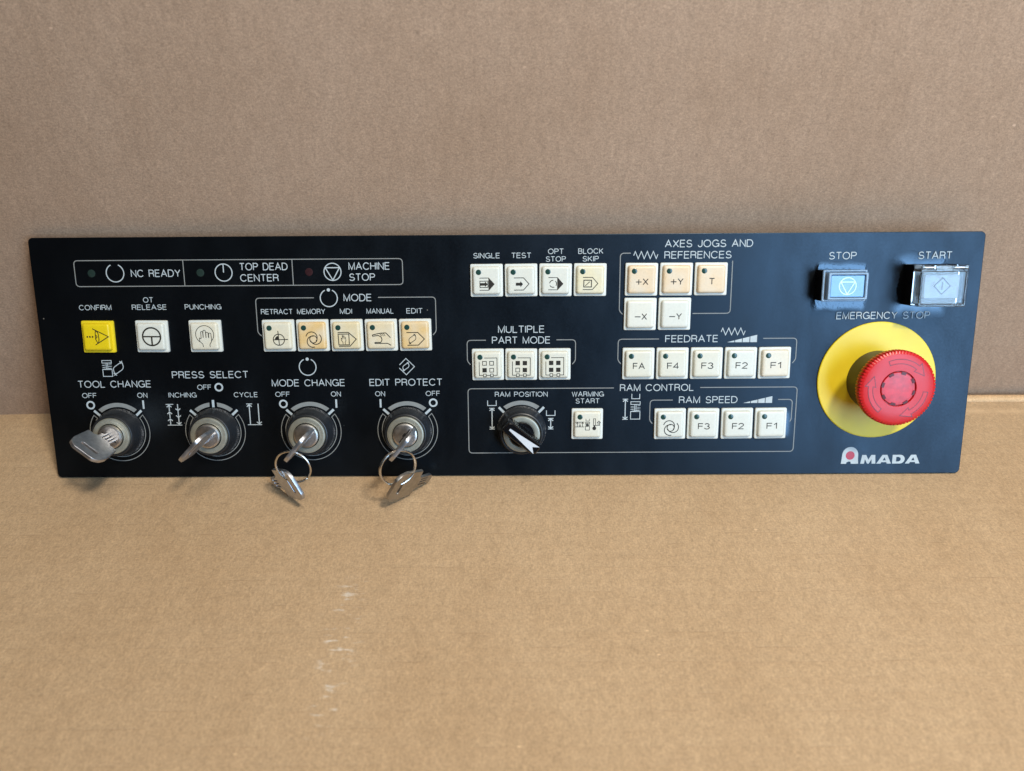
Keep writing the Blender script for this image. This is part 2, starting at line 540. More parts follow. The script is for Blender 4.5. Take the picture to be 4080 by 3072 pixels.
# ------------------------------------------------------------------ stroke lettering
def arc(cx, cy, rx, ry, a0, a1, n=12):
    return [(cx + rx * math.cos(R(a0 + (a1 - a0) * i / n)), cy + ry * math.sin(R(a0 + (a1 - a0) * i / n))) for i in range(n + 1)]
GL = {
 'A': (.80, [[(0, 0), (.40, 1), (.80, 0)], [(.14, .35), (.66, .35)]]),
 'B': (.66, [[(0, 0), (0, 1)] + arc(.36, .765, .26, .235, 90, -90) + [(0, .53)], [(.36, .53)] + arc(.38, .265, .28, .265, 90, -90) + [(0, 0)]]),
 'C': (.82, [arc(.43, .5, .43, .5, 38, 322, 22)]),
 'D': (.74, [[(0, 0), (0, 1), (.30, 1)] + arc(.32, .5, .42, .5, 90, -90, 16) + [(.30, 0), (0, 0)]]),
 'E': (.60, [[(.60, 1), (0, 1), (0, 0), (.60, 0)], [(0, .53), (.56, .53)]]),
 'F': (.58, [[(.58, 1), (0, 1), (0, 0)], [(0, .52), (.53, .52)]]),
 'G': (.84, [arc(.43, .5, .43, .5, 40, 335, 22), [(.47, .46), (.84, .46), (.84, 0)]]),
 'H': (.68, [[(0, 0), (0, 1)], [(.68, 0), (.68, 1)], [(0, .53), (.68, .53)]]),
 'I': (.0, [[(0, 0), (0, 1)]]),
 'J': (.50, [[(.50, 1), (.50, .27)] + arc(.25, .27, .25, .27, 0, -180)]),
 'K': (.66, [[(0, 0), (0, 1)], [(.62, 1), (0, .36)], [(.22, .58), (.66, 0)]]),
 'L': (.54, [[(0, 1), (0, 0), (.54, 0)]]),
 'M': (.80, [[(0, 0), (0, 1), (.40, .02), (.80, 1), (.80, 0)]]),
 'N': (.68, [[(0, 0), (0, 1), (.68, 0), (.68, 1)]]),
 'O': (.90, [arc(.45, .5, .45, .5, 90, 450, 28)]),
 'P': (.64, [[(0, 0), (0, 1), (.37, 1)] + arc(.37, .74, .27, .26, 90, -90) + [(0, .48)]]),
 'R': (.66, [[(0, 0), (0, 1), (.38, 1)] + arc(.38, .75, .26, .25, 90, -90) + [(0, .50)], [(.38, .50)] + arc(.42, .30, .20, .20, 90, 0, 6) + [(.66, 0)]]),
 'S': (.68, [arc(.34, .74, .29, .26, 22, 262, 16) + arc(.34, .25, .34, .25, 82, -162, 18)[0:]]),
 'T': (.66, [[(0, 1), (.66, 1)], [(.33, 1), (.33, 0)]]),
 'U': (.68, [[(0, 1), (0, .33)] + arc(.34, .33, .34, .33, 180, 360) + [(.68, 1)]]),
 'V': (.72, [[(0, 1), (.36, 0), (.72, 1)]]),
 'W': (1.0, [[(0, 1), (.26, 0), (.50, .96), (.74, 0), (1.0, 1)]]),
 'X': (.70, [[(0, 1), (.70, 0)], [(0, 0), (.70, 1)]]),
 'Y': (.72, [[(0, 1), (.36, .46), (.72, 1)], [(.36, .46), (.36, 0)]]),
 '1': (.30, [[(0, .74), (.30, 1), (.30, 0)]]),
 '2': (.62, [arc(.31, .71, .30, .29, 170, -20, 12) + [(.0, 0), (.63, 0)]]),
 '3': (.62, [arc(.30, .755, .27, .245, 160, -80, 12) + arc(.30, .26, .32, .26, 85, -165, 14)]),
 '4': (.66, [[(.48, 0), (.48, 1), (0, .28), (.66, .28)]]),
 '+': (.80, [[(0, .46), (.80, .46)], [(.40, .02), (.40, .90)]]),
 '-': (.85, [[(0, .46), (.85, .46)]]),
}
def lettering(mb, text, x0, x1, y0, h, w, z, gap=.24, space=.85):
    pen, items = 0.0, []
    for i, ch in enumerate(text):
        if ch == ' ':
            pen += space - gap; continue
        gw, st = GL[ch]
        items.append((pen, st))
        pen += gw + gap
    total = max(pen - gap, 1e-3)
    ww = x1 - x0 - w
    hh = h - w
    for px_, st in items:
        for s_ in st:
            pts = [(x0 + w / 2 + (px_ + p[0]) / total * ww, y0 + w / 2 + p[1] * hh) for p in s_]
            cl = len(s_) > 20 and abs(s_[0][0] - s_[-1][0]) < 1e-6 and abs(s_[0][1] - s_[-1][1]) < 1e-6
            mb.ribbon(pts, w, z, cl)

# ================================================================== SETTING
def slab(name, mat, x0, x1, y0, y1, z0, z1):
    m = MB()
    m.box(x0, x1, y0, y1, z0, z1, 0, 0.4)
    o = m.build(name, mat, smooth=30)
    return o
fl = slab('cardboard_floor', M_floor, -900, 900, -620, 62.5, -4, 0)
tag(fl, kind='structure')
wl = slab('cardboard_wall', M_wall, -900, 900, 0, 4, -4.5, 700)
wl.location = (0, 0.0640, 0)
wl.rotation_euler = (R(-0.8), 0, math.atan(0.027))
tag(wl, kind='structure')
# folded strip of board between floor and wall on the right
mb = MB()
rows = []
for i in range(61):
    x = 60 + i * 14.0
    wob = 0.35 * noise.noise(Vector((x * .03, 1, 0)))
    y0 = 63.1 + (x - 60) * 0.0005
    y1 = y0 + 4.6 + 0.004 * (x - 60)
    prof = [(y0, -3.0), (y0 + .1, 0.2), (y0 + .6, 1.0), (y0 + 1.6, 1.5), (y1 - 1.2, 1.6), (y1 - .3, 1.1), (y1, -3)]
    rows.append([(x, y + wob * .4, z + wob * .4) for y, z in prof])
mb.grid(rows, 0, closed=False)
fo = mb.build('cardboard_fold', M_fold)
tag(fo, kind='structure')

# ================================================================== CONTROL PANEL
panel = bpy.data.objects.new('control_panel', None)
COL.objects.link(panel)
panel.empty_display_size = 0.02
panel.matrix_world = PANEL
tag(panel, 'long black machine control panel with keys and red emergency stop, leaning on cardboard', 'control panel')
PW, PH, PT = 480.0, 125.7, 2.0
m = MB()
rows = []
for ins, z in ((0.25, -PT), (0, -PT + .25), (0, -0.25), (0.07, -.07), (0.25, 0)):
    rows.append([(x, y + PH / 2, z) for x, y in rrect(PW - 2 * ins, PH - 2 * ins, 2.4 - ins, 6)])
b, k = m.grid(rows, 0)
m.cap(b, k, 4, 0); m.cap(b, k, 0, 1, True)
plate = m.build('face_plate', [M_vinyl, M_edge], panel, smooth=20)

ZP = 0.03
def legend(text, x0, x1, y, h, z=ZP):
    mb = MB()
    if h > 3.2: h, w = 3.72, 0.42
    else: h, w = 2.70, 0.32
    lettering(mb, text, x0, x1, y, h, w, z)
    return mb.build('printed_legend', M_print, panel, smooth=0)
TEXTS = [('NC READY', -189.7, -164.5, 105.8, 3.7), ('TOP DEAD', -134.4, -110.0, 108.8, 3.7), ('CENTER', -134.4, -114.9, 103.2, 3.7),
 ('MACHINE', -79.2, -58.4, 108.7, 3.7), ('STOP', -79.1, -66.0, 103.2, 3.7), ('MODE', -82.5, -68.2, 92.9, 3.7),
 ('RETRACT', -125.1, -108.9, 86.5, 2.7), ('MEMORY', -106.6, -92.2, 86.5, 2.7), ('MDI', -84.7, -78.5, 86.5, 2.7), ('MANUAL', -71.1, -57.2, 86.5, 2.7), ('EDIT', -50.7, -42.4, 86.5, 2.7),
 ('CONFIRM', -218.1, -201.5, 89.2, 2.7), ('OT', -184.9, -179.7, 92.9, 2.7), ('RELEASE', -191.0, -173.2, 89.2, 2.7), ('PUNCHING', -163.9, -145.2, 89.2, 2.7),
 ('TOOL CHANGE', -223.4, -185.2, 48.8, 3.7), ('OFF', -221.9, -214.3, 43.3, 2.7), ('ON', -193.0, -187.7, 43.3, 2.7),
 ('PRESS SELECT', -173.8, -134.0, 53.5, 3.7), ('OFF', -161.2, -153.8, 47.4, 2.7), ('INCHING', -176.6, -161.9, 43.3, 2.7), ('CYCLE', -142.4, -129.9, 43.3, 2.7),
 ('MODE CHANGE', -122.1, -84.0, 48.9, 3.7), ('OFF', -120.7, -113.1, 43.4, 2.7), ('ON', -91.6, -86.4, 43.4, 2.7),
 ('EDIT PROTECT', -71.2, -33.3, 48.9, 3.7), ('ON', -68.5, -63.3, 43.4, 2.7), ('OFF', -42.1, -34.6, 43.4, 2.7),
 ('SINGLE', -16.1, -2.7, 114.0, 2.7), ('TEST', 3.1, 13.1, 114.0, 2.7), ('OPT', 21.5, 29.4, 115.9, 2.7), ('STOP', 20.4, 30.5, 112.1, 2.7),
 ('BLOCK', 36.7, 49.3, 115.9, 2.7), ('SKIP', 38.9, 47.1, 112.1, 2.7), ('MULTIPLE', -4.0, 19.8, 76.2, 3.7), ('PART MODE', -7.2, 22.8, 70.6, 3.7),
 ('AXES JOGS AND', 80.1, 124.2, 118.8, 3.7), ('REFERENCES', 80.0, 113.7, 113.2, 3.7), ('FEEDRATE', 81.8, 108.9, 70.8, 3.7),
 ('RAM POSITION', -6.0, 21.5, 42.7, 2.7), ('WARMING', 34.1, 50.8, 42.6, 2.7), ('START', 36.1, 48.6, 38.9, 2.7),
 ('RAM CONTROL', 59.1, 97.5, 45.3, 3.7), ('RAM SPEED', 90.0, 120.5, 38.7, 3.7)]
for t in TEXTS: legend(*t)
legend('STOP', 162.5, 176.3, 112.3, 3.7, 0.25)
legend('START', 207.1, 224.0, 112.2, 3.7, 0.46)
legend('EMERGENCY STOP', 168.4, 215.9, 82.2, 3.7, 0.48)

# ---- grey frames printed round the groups of controls
def frame(lines, r=2.0, w=0.42):
    for pts, cl in lines:
        mb = MB(); mb.layer = len(pts)
        mb.ribbon(rounded(pts, r, 5, cl), w, ZP, cl)
        mb.build('printed_frame', M_gprint, panel, smooth=0)
frame([([(-218.1, 101.2), (-51.9, 101.2), (-51.9, 114.2), (-218.1, 114.2)], True), ([(-162.8, 101.3), (-162.8, 114.1)], False), ([(-107.6, 101.3), (-107.6, 114.1)], False)])
frame([([(-125.6, 75.4), (-127.4, 77.2), (-127.4, 94.8), (-97.6, 94.8)], False), ([(-64.9, 94.8), (-35.7, 94.8), (-35.7, 77.3), (-37.4, 75.4)], False)])
frame([([(-18.4, 59.8), (-20.0, 61.6), (-20.0, 72.5), (-10.3, 72.5)], False), ([(26.0, 72.5), (35.8, 72.5), (35.8, 61.6), (34.2, 59.8)], False)])
frame([([(59.6, 85.4), (57.9, 87.2), (57.9, 116.1), (63.1, 116.1)], False), ([(114.4, 112.0), (114.4, 85.6), (95.3, 85.6)], False)])
frame([([(59.3, 59.8), (57.7, 61.6), (57.7, 72.6), (78.6, 72.6)], False), ([(132.0, 72.6), (149.3, 72.6), (149.3, 61.6), (147.7, 59.7)], False)])
frame([([(56.0, 47.1), (-20.0, 47.1), (-20.0, 12.4), (151.2, 12.4), (151.2, 47.1), (100.8, 47.1)], False)])
frame([([(76.5, 27.9), (75.0, 29.6), (75.0, 40.5), (86.8, 40.5)], False), ([(141.6, 40.5), (149.1, 40.5), (149.1, 29.5), (147.5, 27.7)], False)])

# ---- dial scales
def dial(cx, cy, ticks, outline=True):
    mb = MB()
    ts = sorted(ticks)
    for a, b_ in zip(ts, ts[1:]):
        g_ = 7.5
        pts = arc(0, 0, 15.75, 15.75, a + g_ * .95, b_ - g_ * .95, 20) + arc(0, 0, 13.55, 13.55, b_ - g_ * 1.15, a + g_ * 1.15, 20)
        mb.poly(pts, ZP, 1)
    for a in ts:
        c_, s_ = math.cos(R(a)), math.sin(R(a))
        mb.ribbon([(13.1 * c_, 13.1 * s_), (17.0 * c_, 17.0 * s_)], 1.25, ZP, mat=0)
    if outline:
        pts = arc(0, 0, 15.75, 15.75, ts[0] - 7.5, ts[-1] + 7.5 - 360, 60) + arc(0, 0, 13.45, 13.45, ts[-1] + 9 - 360, ts[0] - 9, 60)
        mb.ribbon(pts, 0.36, ZP, True, 1)
    return mb.build('dial_scale', [M_print, M_gprint], panel, (cx, cy, 0), smooth=0)
DU = {'tool': -204.1, 'press': -153.6, 'mode': -103.0, 'edit': -52.1}
for k_ in ('tool', 'mode', 'edit'): dial(DU[k_], 24.9, (43, 137))
dial(DU['press'], 24.9, (43, 90, 137))
dial(7.8, 24.9, (46, 134), False)

# ---- printed pictograms
def icon(fn, mat=None):
    mb = MB(); fn(mb)
    return mb.build('printed_icon', mat or M_print, panel, smooth=0)
def ring_o(cx, cy):
    return lambda mb: mb.circle(cx, cy, 1.85, 0.85, ZP)
for c_ in ((-218.0, 39.5), (-149.9, 48.7), (-116.8, 39.6), (-38.3, 39.8)): icon(ring_o(*c_))
def bar_i(cx):
    return lambda mb: mb.ribbon([(cx, 37.4), (cx, 41.9)], 0.95, ZP)
for c_ in (-190.3, -89.05, -65.85): icon(bar_i(c_))
icon(lambda mb: mb.circle(-197.7, 107.9, 4.45, .5, ZP, 115, 425))
def tdc(mb):
    mb.circle(-142.6, 107.8, 4.3, .5, ZP); mb.ribbon([(-142.6, 107.8), (-142.6, 112.0)], .5, ZP)
icon(tdc)
def stopsym(mb, cx, cy, r, w, z):
    mb.circle(cx, cy, r, w, z)
    k3 = r * 0.97
    mb.ribbon([(cx + k3 * math.cos(R(a)), cy + k3 * math.sin(R(a))) for a in (150, 30, 270)], w, z, True)
icon(lambda mb: stopsym(mb, -87.4, 107.8, 4.3, .5, ZP))
def modesym(cx, cy):
    def f(mb):
        mb.circle(cx, cy, 4.35, .5, ZP, 115, 425); mb.disc(cx, cy + 4.15, .82, ZP)
    return f
icon(modesym(-90.0, 94.6)); icon(modesym(-102.9, 59.1))
def leaf(mb, cx, cy, k, w, z, mat=0):
    """perforated-tape symbol"""
    P = [(-2.6, -.1), (-2.55, -1.4), (-2.0, -3.3), (1.9, -.7), (2.6, .4), (2.5, 1.7), (1.8, 3.3), (-2.0, .7)]
    mb.ribbon(rounded([(cx + x * k, cy + y * k) for x, y in P], 1.0 * k, 4, True), w, z, True, mat)
    for sx, sy in ((1.7, 3.1), (-1.9, -3.1)):
        mb.ribbon([(cx + (sx - .8) * k, cy + (sy + .55) * k), (cx + (sx + .8) * k, cy + (sy - .55) * k)], w, z, mat=mat)
        mb.ribbon([(cx + (sx - .5) * k, cy + (sy - .7) * k), (cx + (sx + .5) * k, cy + (sy + .7) * k)], w, z, mat=mat)
def rod(mb, x0, x1, yt, yb, w, z, mat=0):
    """ram with its spring"""
    hh = yt - yb
    a, b_ = yt - hh * .17, yb + hh * .44
    mb.ribbon([(x0 + w / 2, yt - w / 2), (x1 - w / 2, yt - w / 2), (x1 - w / 2, a), (x0 + w / 2, a)], w, z, True, mat)
    mb.ribbon([(x0 + w / 2, yb + w / 2), (x1 - w / 2, yb + w / 2), (x1 - w / 2, b_), (x0 + w / 2, b_)], w, z, True, mat)
    xm = (x0 + x1) / 2
    hgt = a - b_
    zz = [(x1 - .1, a - hgt * .15), (x0, a - hgt * .36), (x1, a - hgt * .5), (x0, a - hgt * .68), (x1, a - hgt * .82), (x0, b_ + .1)]
    mb.ribbon(zz, w * .8, z, mat=mat)
    mb.ribbon([(xm - w, a), (xm - w, b_)], w * .8, z, mat=mat); mb.ribbon([(xm + w, a), (xm + w, b_)], w * .8, z, mat=mat)
def ic_tool(mb):
    rod(mb, -209.7, -204.5, 63.3, 54.6, .36, ZP)
    leaf(mb, -201.3, 59.0, 1.02, .38, ZP)
icon(ic_tool)
def ic_edit(mb):
    cx, cy, r = -51.8, 59.0, 4.3
    mb.ribbon([(cx - r + .9, cy + .9), (cx, cy + r), (cx + r, cy), (cx, cy - r), (cx - r + .7, cy - .7)], .38, ZP)
    leaf(mb, cx - .1, cy, .62, .34, ZP)
icon(ic_edit)
def arrow(mb, x, y0, y1, w, hd, z, heads='1', mat=0):
    mb.ribbon([(x, y0), (x, y1)], w, z, mat=mat)
    s_ = 1 if y1 > y0 else -1
    mb.ribbon([(x - hd, y1 - s_ * hd * .95), (x, y1 - s_ * w * .3), (x + hd, y1 - s_ * hd * .95)], w, z, mat=mat)
    if heads == '2':
        mb.ribbon([(x - hd, y0 + s_ * hd * .95), (x, y0 + s_ * w * .3), (x + hd, y0 + s_ * hd * .95)], w, z, mat=mat)
def ic_inch(mb):
    mb.ribbon([(-178.6, 39.7), (-174.6, 39.7)], .4, ZP); mb.ribbon([(-178.5, 28.5), (-170.9, 28.5)], .4, ZP)
    for i in range(3):
        arrow(mb, -176.9, 28.7 + i * 3.65, 32.0 + i * 3.7, .5, 1.25, ZP)
        arrow(mb, -172.4, 39.8 - i * 3.7, 36.2 - i * 3.7, .5, 1.25, ZP)
icon(ic_inch)
def ic_cyc(mb):
    mb.ribbon([(-136.3, 39.7), (-133.2, 39.7)], .4, ZP); mb.ribbon([(-136.2, 28.5), (-128.8, 28.5)], .4, ZP)
    arrow(mb, -134.8, 28.6, 39.4, .52, 1.25, ZP); arrow(mb, -130.1, 39.8, 28.8, .52, 1.25, ZP)
icon(ic_cyc)
def cup(mb, x0, x1, yt, yb, w, z, mat=0):
    mb.ribbon([(x0, yt), (x0, yb), (x1, yb), (x1, yt)], w, z, mat=mat)
def ic_pos(x0, yt, ya, yb):
    def f(mb):
        cup(mb, x0, x0 + 4.5, yt, yt - 2.7, .38, ZP)
        xm = x0 + 2.25
        mb.ribbon([(xm - 1.4, ya), (xm + 1.4, ya)], .38, ZP); mb.ribbon([(xm - 1.4, yb), (xm + 1.4, yb)], .38, ZP)
        arrow(mb, xm, yb + .1, ya - .1, .55, 1.25, ZP, '2')
    return f
icon(ic_pos(-9.85, 40.8, 36.6, 25.4)); icon(ic_pos(20.9, 35.3, 31.0, 25.3))
def zig(x0, x1, yt, yb):
    def f(mb):
        n = 9
        d_ = (x1 - x0) / 8.0
        pts = [(x0, (yt + yb) / 2 - .2)] + [(x0 + d_ * (i + .5), yt if i % 2 == 0 else yb) for i in range(8)] + [(x1, (yt + yb) / 2 + .3)]
        mb.ribbon(pts, .38, ZP)
    return f
icon(zig(64.6, 76.7, 116.9, 113.3)); icon(zig(110.3, 122.6, 78.0, 74.5))
def wedge(x0, x1, y0, y1):
    def f(mb):
        L = x1 - x0
        for i in range(4):
            a, b_ = x0 + L * i / 4 + (0.25 if i else 0), x0 + L * (i + 1) / 4 - .15
            ha, hb = (a - x0) / L * (y1 - y0), (b_ - x0) / L * (y1 - y0)
            mb.poly([(a, y0), (b_, y0), (b_, y0 + hb), (a, y0 + ha + .02)], ZP)
    return f
icon(wedge(113.6, 129.0, 70.7, 74.5)); icon(wedge(123.5, 138.7, 38.7, 42.3))
def ic_ram(mb):
    cup(mb, 65.4, 69.5, 43.9, 41.3, .38, ZP)
    rod(mb, 64.8, 70.0, 39.9, 30.2, .36, ZP)
    mb.ribbon([(60.7, 41.1), (63.5, 41.1)], .38, ZP); mb.ribbon([(60.7, 30.3), (63.5, 30.3)], .38, ZP)
    arrow(mb, 62.1, 30.4, 41.0, .5, 1.25, ZP, '2')
icon(ic_ram)
# maker's mark, bottom right
def amada():
    mb = MB()
    cx = 181.55
    out = [(176.9, 5.4)] + [(177.2, 8.0), (177.3, 10.2)] + arc(cx, 10.3, 4.2, 4.3, 178, 0, 20) + [(185.8, 8.5), (186.1, 5.4), (182.2, 5.4), (182.0, 6.5), (181.0, 6.7), (179.9, 6.2), (179.7, 5.4)]
    mb.poly(out, ZP, 0)
    def P(l): mb.poly([(x, 5.4 + y) for x, y in l], ZP, 0)
    P([(187.2, 0), (187.9, 4.8), (190.0, 4.8), (191.3, 2.2), (192.7, 4.8), (194.8, 4.8), (195.2, 0), (193.2, 0), (193.0, 2.5), (191.7, 0), (190.8, 0), (189.5, 2.5), (189.2, 0)])
    def A(x):
        P([(x, 0), (x + 2.9, 4.8), (x + 5.5, 4.8), (x + 7.7, 0), (x + 5.5, 0), (x + 5.2, .8), (x + 2.6, .8), (x + 2.2, 0)])
    A(195.7)
    A(210.8)
    D = [(204.0, 0), (204.0, 4.8), (208.0, 4.8)] + [(208.0 + 2.5 * math.sin(R(a)), 2.4 + 2.4 * math.cos(R(a))) for a in range(15, 180, 15)] + [(208.0, 0)]
    P(D)
    for x in (195.7, 210.8):
        mb.poly([(x + 3.2, 5.4 + 1.75), (x + 4.1, 5.4 + 3.5), (x + 4.9, 5.4 + 1.75)], ZP + .02, 1)
    mb.poly([(206.0, 6.55), (206.0, 9.05), (207.3, 9.05), (208.2, 8.5), (208.4, 7.8), (208.2, 7.1), (207.3, 6.55)], ZP + .02, 1)
    mb.disc(cx, 9.95, 2.35, ZP + .02, 2)
    return mb.build('printed_logo', [M_print, M_vinyl, M_logo_red], panel, smooth=0)
amada()

# ---- three small indicator lamps in the top-left frame
for u, m_ in ((-209.7, M_led_g2), (-154.4, M_led_g2), (-99.3, M_led_red)):
    mb = MB()
    mb.lathe([(1.95, 0.0), (1.95, .05), (1.7, .1), (.9, .16)], 28)
    mb.build('indicator_lamp', m_, panel, (u, 107.8, 0.0))

# ---- square push buttons: one is built, the rest are copies of it and its parts
def proto_button():
    mb = MB()
    mb.loft(16.4, 16.4, .7, ((0, 0), (0, .9), (.12, 1.12), (.35, 1.2)))
    base = mb.build('push_button', M_cap, panel, (0, 0, 0.0))
    mb = MB()
    mb.loft(14.2, 14.2, 1.3, ((0, 1.15), (.08, 1.6), (.22, 2.25), (.45, 2.75), (.8, 3.02), (1.3, 3.14), (2.0, 3.16)))
    cap = mb.build('key_cap', M_cap, base)
    mb = MB()
    mb.lathe([(1.38, 3.12), (1.38, 3.2), (1.2, 3.27), (.6, 3.32)], 24)
    led = mb.build('indicator_light', M_led, base, (-3.95, 4.15, 0))
    return base, cap, led
PB = proto_button()
first = [True]
W_ = (0.74, 0.75, 0.66); CR = (0.78, 0.66, 0.41); TN = (0.80, 0.56, 0.25); PE = (0.82, 0.63, 0.40); OFFW = (0.75, 0.73, 0.60)
RIM = (0.64, 0.66, 0.61, 1)
ZC = 3.2
def button(u, v, colour, label, sym, led=True, rim=RIM):
    if first[0]:
        b_, c_, l_ = PB; first[0] = False
    else:
        b_ = PB[0].copy(); COL.objects.link(b_); b_.parent = panel
        c_ = PB[1].copy(); COL.objects.link(c_); c_.parent = b_
        l_ = None
        if led:
            l_ = PB[2].copy(); COL.objects.link(l_); l_.parent = b_
    b_.location = (u * MM, v * MM, 0)
    b_.color = rim
    b_.rotation_euler = (0, 0, R(0.5 * math.sin(u * 12.9 + v * 3.1)))
    c_.color = (*(k * .89 for k in colour), 0 if colour == YEL else 1)
    b_['label'] = label
    mb = MB(); sym(mb)
    mb.build('button_symbol', M_ink, b_, smooth=0)
    return b_

def mapper(cx, cy, s, u, v):
    """symbol coordinates traced about the key's base, moved back by the height of the cap"""
    dx, dy = (u - 5.2) / 378.0 * 2.1, (v - 122.4) / 378.0 * 2.1
    def T(*pts): return [((x - cx) * s - dx, -(y - cy) * s - dy) for x, y in pts]
    return T
LW = .43
def S_letters(t, half, y0, h=3.35):
    return lambda mb: lettering(mb, t, -half, half, y0, h, .45, ZC, .22)
def S_confirm(u, v):
    T = mapper(768, 1089, .0523, u, v)
    def f(mb):
        mb.ribbon(T((715, 1010), (866, 1088), (732, 1170)), LW, ZC)
        mb.ribbon(T((745, 1028), (740, 1060), (740, 1115), (757, 1150)), LW, ZC)
        mb.ribbon(rounded(T((748, 1030), (768, 1050), (772, 1120), (765, 1148)), .8), LW, ZC)
        mb.ribbon(rounded(T((742, 1075), (754, 1080), (755, 1095), (742, 1104)), .4), LW * .9, ZC)
        for x in (660, 685, 711):
            p = T((x, 1090))[0]; mb.disc(p[0], p[1], .46, ZC, 0, 14)
    return f
def S_ot(u, v):
    T = mapper(1296, 1083, .0523, u, v)
    def f(mb):
        c_ = T((1289, 1085))[0]
        mb.circle(c_[0], c_[1], 4.55, .78, ZC)
        mb.ribbon([(c_[0] - 4.5, c_[1]), (c_[0] + 4.5, c_[1])], .7, ZC); mb.ribbon([(c_[0], c_[1]), (c_[0], c_[1] - 4.4)], .8, ZC)
    return f
def S_punch(u, v):
    T = mapper(1818, 1080, .0523, u, v)
    def f(mb):
        c_ = T((1810, 1065))[0]
        mb.circle(c_[0], c_[1], 4.6, .32, ZC, -48, 232)
        mb.ribbon(rounded(T((1788, 1187), (1785, 1158), (1757, 1132), (1755, 1094), (1773, 1107), (1773, 1035), (1792, 1035), (1793, 1095)), .5), .32, ZC)
        mb.ribbon(rounded(T((1794, 1095), (1796, 1022), (1819, 1022), (1821, 1095)), .9), .32, ZC)
        mb.ribbon(rounded(T((1822, 1098), (1822, 1042), (1844, 1042), (1846, 1098)), .9), .32, ZC)
        mb.ribbon(rounded(T((1848, 1098), (1849, 1050), (1871, 1050), (1874, 1132), (1852, 1162), (1855, 1187)), .9), .32, ZC)
    return f
def S_retract(u, v):
    T = mapper(517, 950, .0523, u, v)
    def f(mb):
        c_ = T((516, 990))[0]
        mb.circle(c_[0], c_[1], 2.85, LW, ZC)
        mb.ribbon(T((512, 903), (518, 1043)), LW, ZC); mb.ribbon(T((461, 990), (606, 988)), LW, ZC)
        mb.poly([tuple(c_)] + arc(c_[0], c_[1], 2.0, 2.0, 90, 180, 8), ZC)
    return f
def S_swirl(cx, cy, s, px_, py_, u, v):
    T = mapper(cx, cy, s, u, v)
    def f(mb):
        c_ = T((px_, py_))[0]
        mb.circle(c_[0], c_[1], 1.85, LW, ZC)
        for k3 in range(3):
            a = R(-120 * k3)
            ox, oy = -.85, .95
            x = c_[0] + ox * math.cos(a) - oy * math.sin(a); y = c_[1] + ox * math.sin(a) + oy * math.cos(a)
            d_ = -120 * k3
            mb.circle(x, y, 2.85, LW, ZC, 168 + d_, -42 + d_)
    return f
def S_mdi(u, v):
    T = mapper(1187, 948, .0523, u, v)
    def f(mb):
        mb.ribbon(T((1097, 920), (1200, 920), (1275, 987), (1212, 1055), (1103, 1055)), LW, ZC)
        mb.ribbon(T((1100, 936), (1205, 936), (1205, 1042), (1103, 1042)), LW, ZC, True)
        mb.ribbon(T((1145, 1035), (1142, 1012), (1130, 1000), (1128, 975), (1137, 985), (1138, 945), (1146, 975), (1148, 945), (1156, 980), (1160, 955), (1165, 985), (1171, 965), (1174, 1000), (1166, 1015), (1166, 1035)), .28, ZC)
    return f
def S_manual(u, v):
    T = mapper(1522, 946, .0523, u, v)
    def f(mb):
        mb.ribbon(rounded(T((1610, 973), (1567, 925), (1510, 928), (1436, 944), (1436, 957), (1492, 949), (1520, 965), (1528, 992), (1516, 1018), (1456, 1018), (1456, 1028), (1580, 1028), (1615, 1048)), .35), LW, ZC)
        for x in (1507, 1525, 1543): mb.ribbon(T((x, 929), (x + 18, 957)), .3, ZC)
    return f
def S_edit(u, v):
    T = mapper(1857, 945, .0523, u, v)
    def f(mb):
        mb.ribbon(T((1770, 922), (1880, 922), (1943, 987), (1882, 1046), (1775, 1046)), LW, ZC)
        c_ = T((1826, 986))[0]; leaf(mb, c_[0], c_[1], .70, .32, ZC)
    return f
def S_prog(kind, cx, cy, u, v):
    T0 = mapper(440, 689, .040, u, v)
    def T(*p): return T0(*p)
    def f(mb):
        if kind in ('single', 'opt'):
            mb.ribbon(T((350, 660), (466, 660)), .34, ZC); mb.ribbon(T((350, 812), (466, 812)), .34, ZC); mb.ribbon(T((465, 658), (465, 815)), .25, ZC)
            mb.poly(T((467, 657), (540, 737), (467, 816)), ZC)
        else:
            mb.ribbon(T((350, 660), (470, 660), (538, 736), (469, 812), (350, 812)), .38, ZC)
        if kind == 'single':
            mb.ribbon(T((355, 698), (455, 698), (455, 777), (355, 777)), .36, ZC, True)
            mb.poly(T((355, 722), (418, 722), (418, 702), (453, 737), (418, 772), (418, 755), (355, 755)), ZC)
        if kind == 'test':
            mb.poly(T((373, 720), (430, 720), (430, 702), (464, 738), (430, 776), (430, 757), (373, 757)), ZC)
        if kind == 'opt':
            c_ = T((410, 737))[0]
            for a in (-15, 105, 225): mb.circle(c_[0], c_[1], 1.75, .38, ZC, a - 30 + 12, a + 90 - 12 - 18 + 6)
        if kind == 'skip':
            mb.ribbon(T((362, 695), (458, 695), (458, 779), (362, 779)), .45, ZC, True)
            mb.ribbon(T((381, 764), (438, 712)), .36, ZC)
    return f
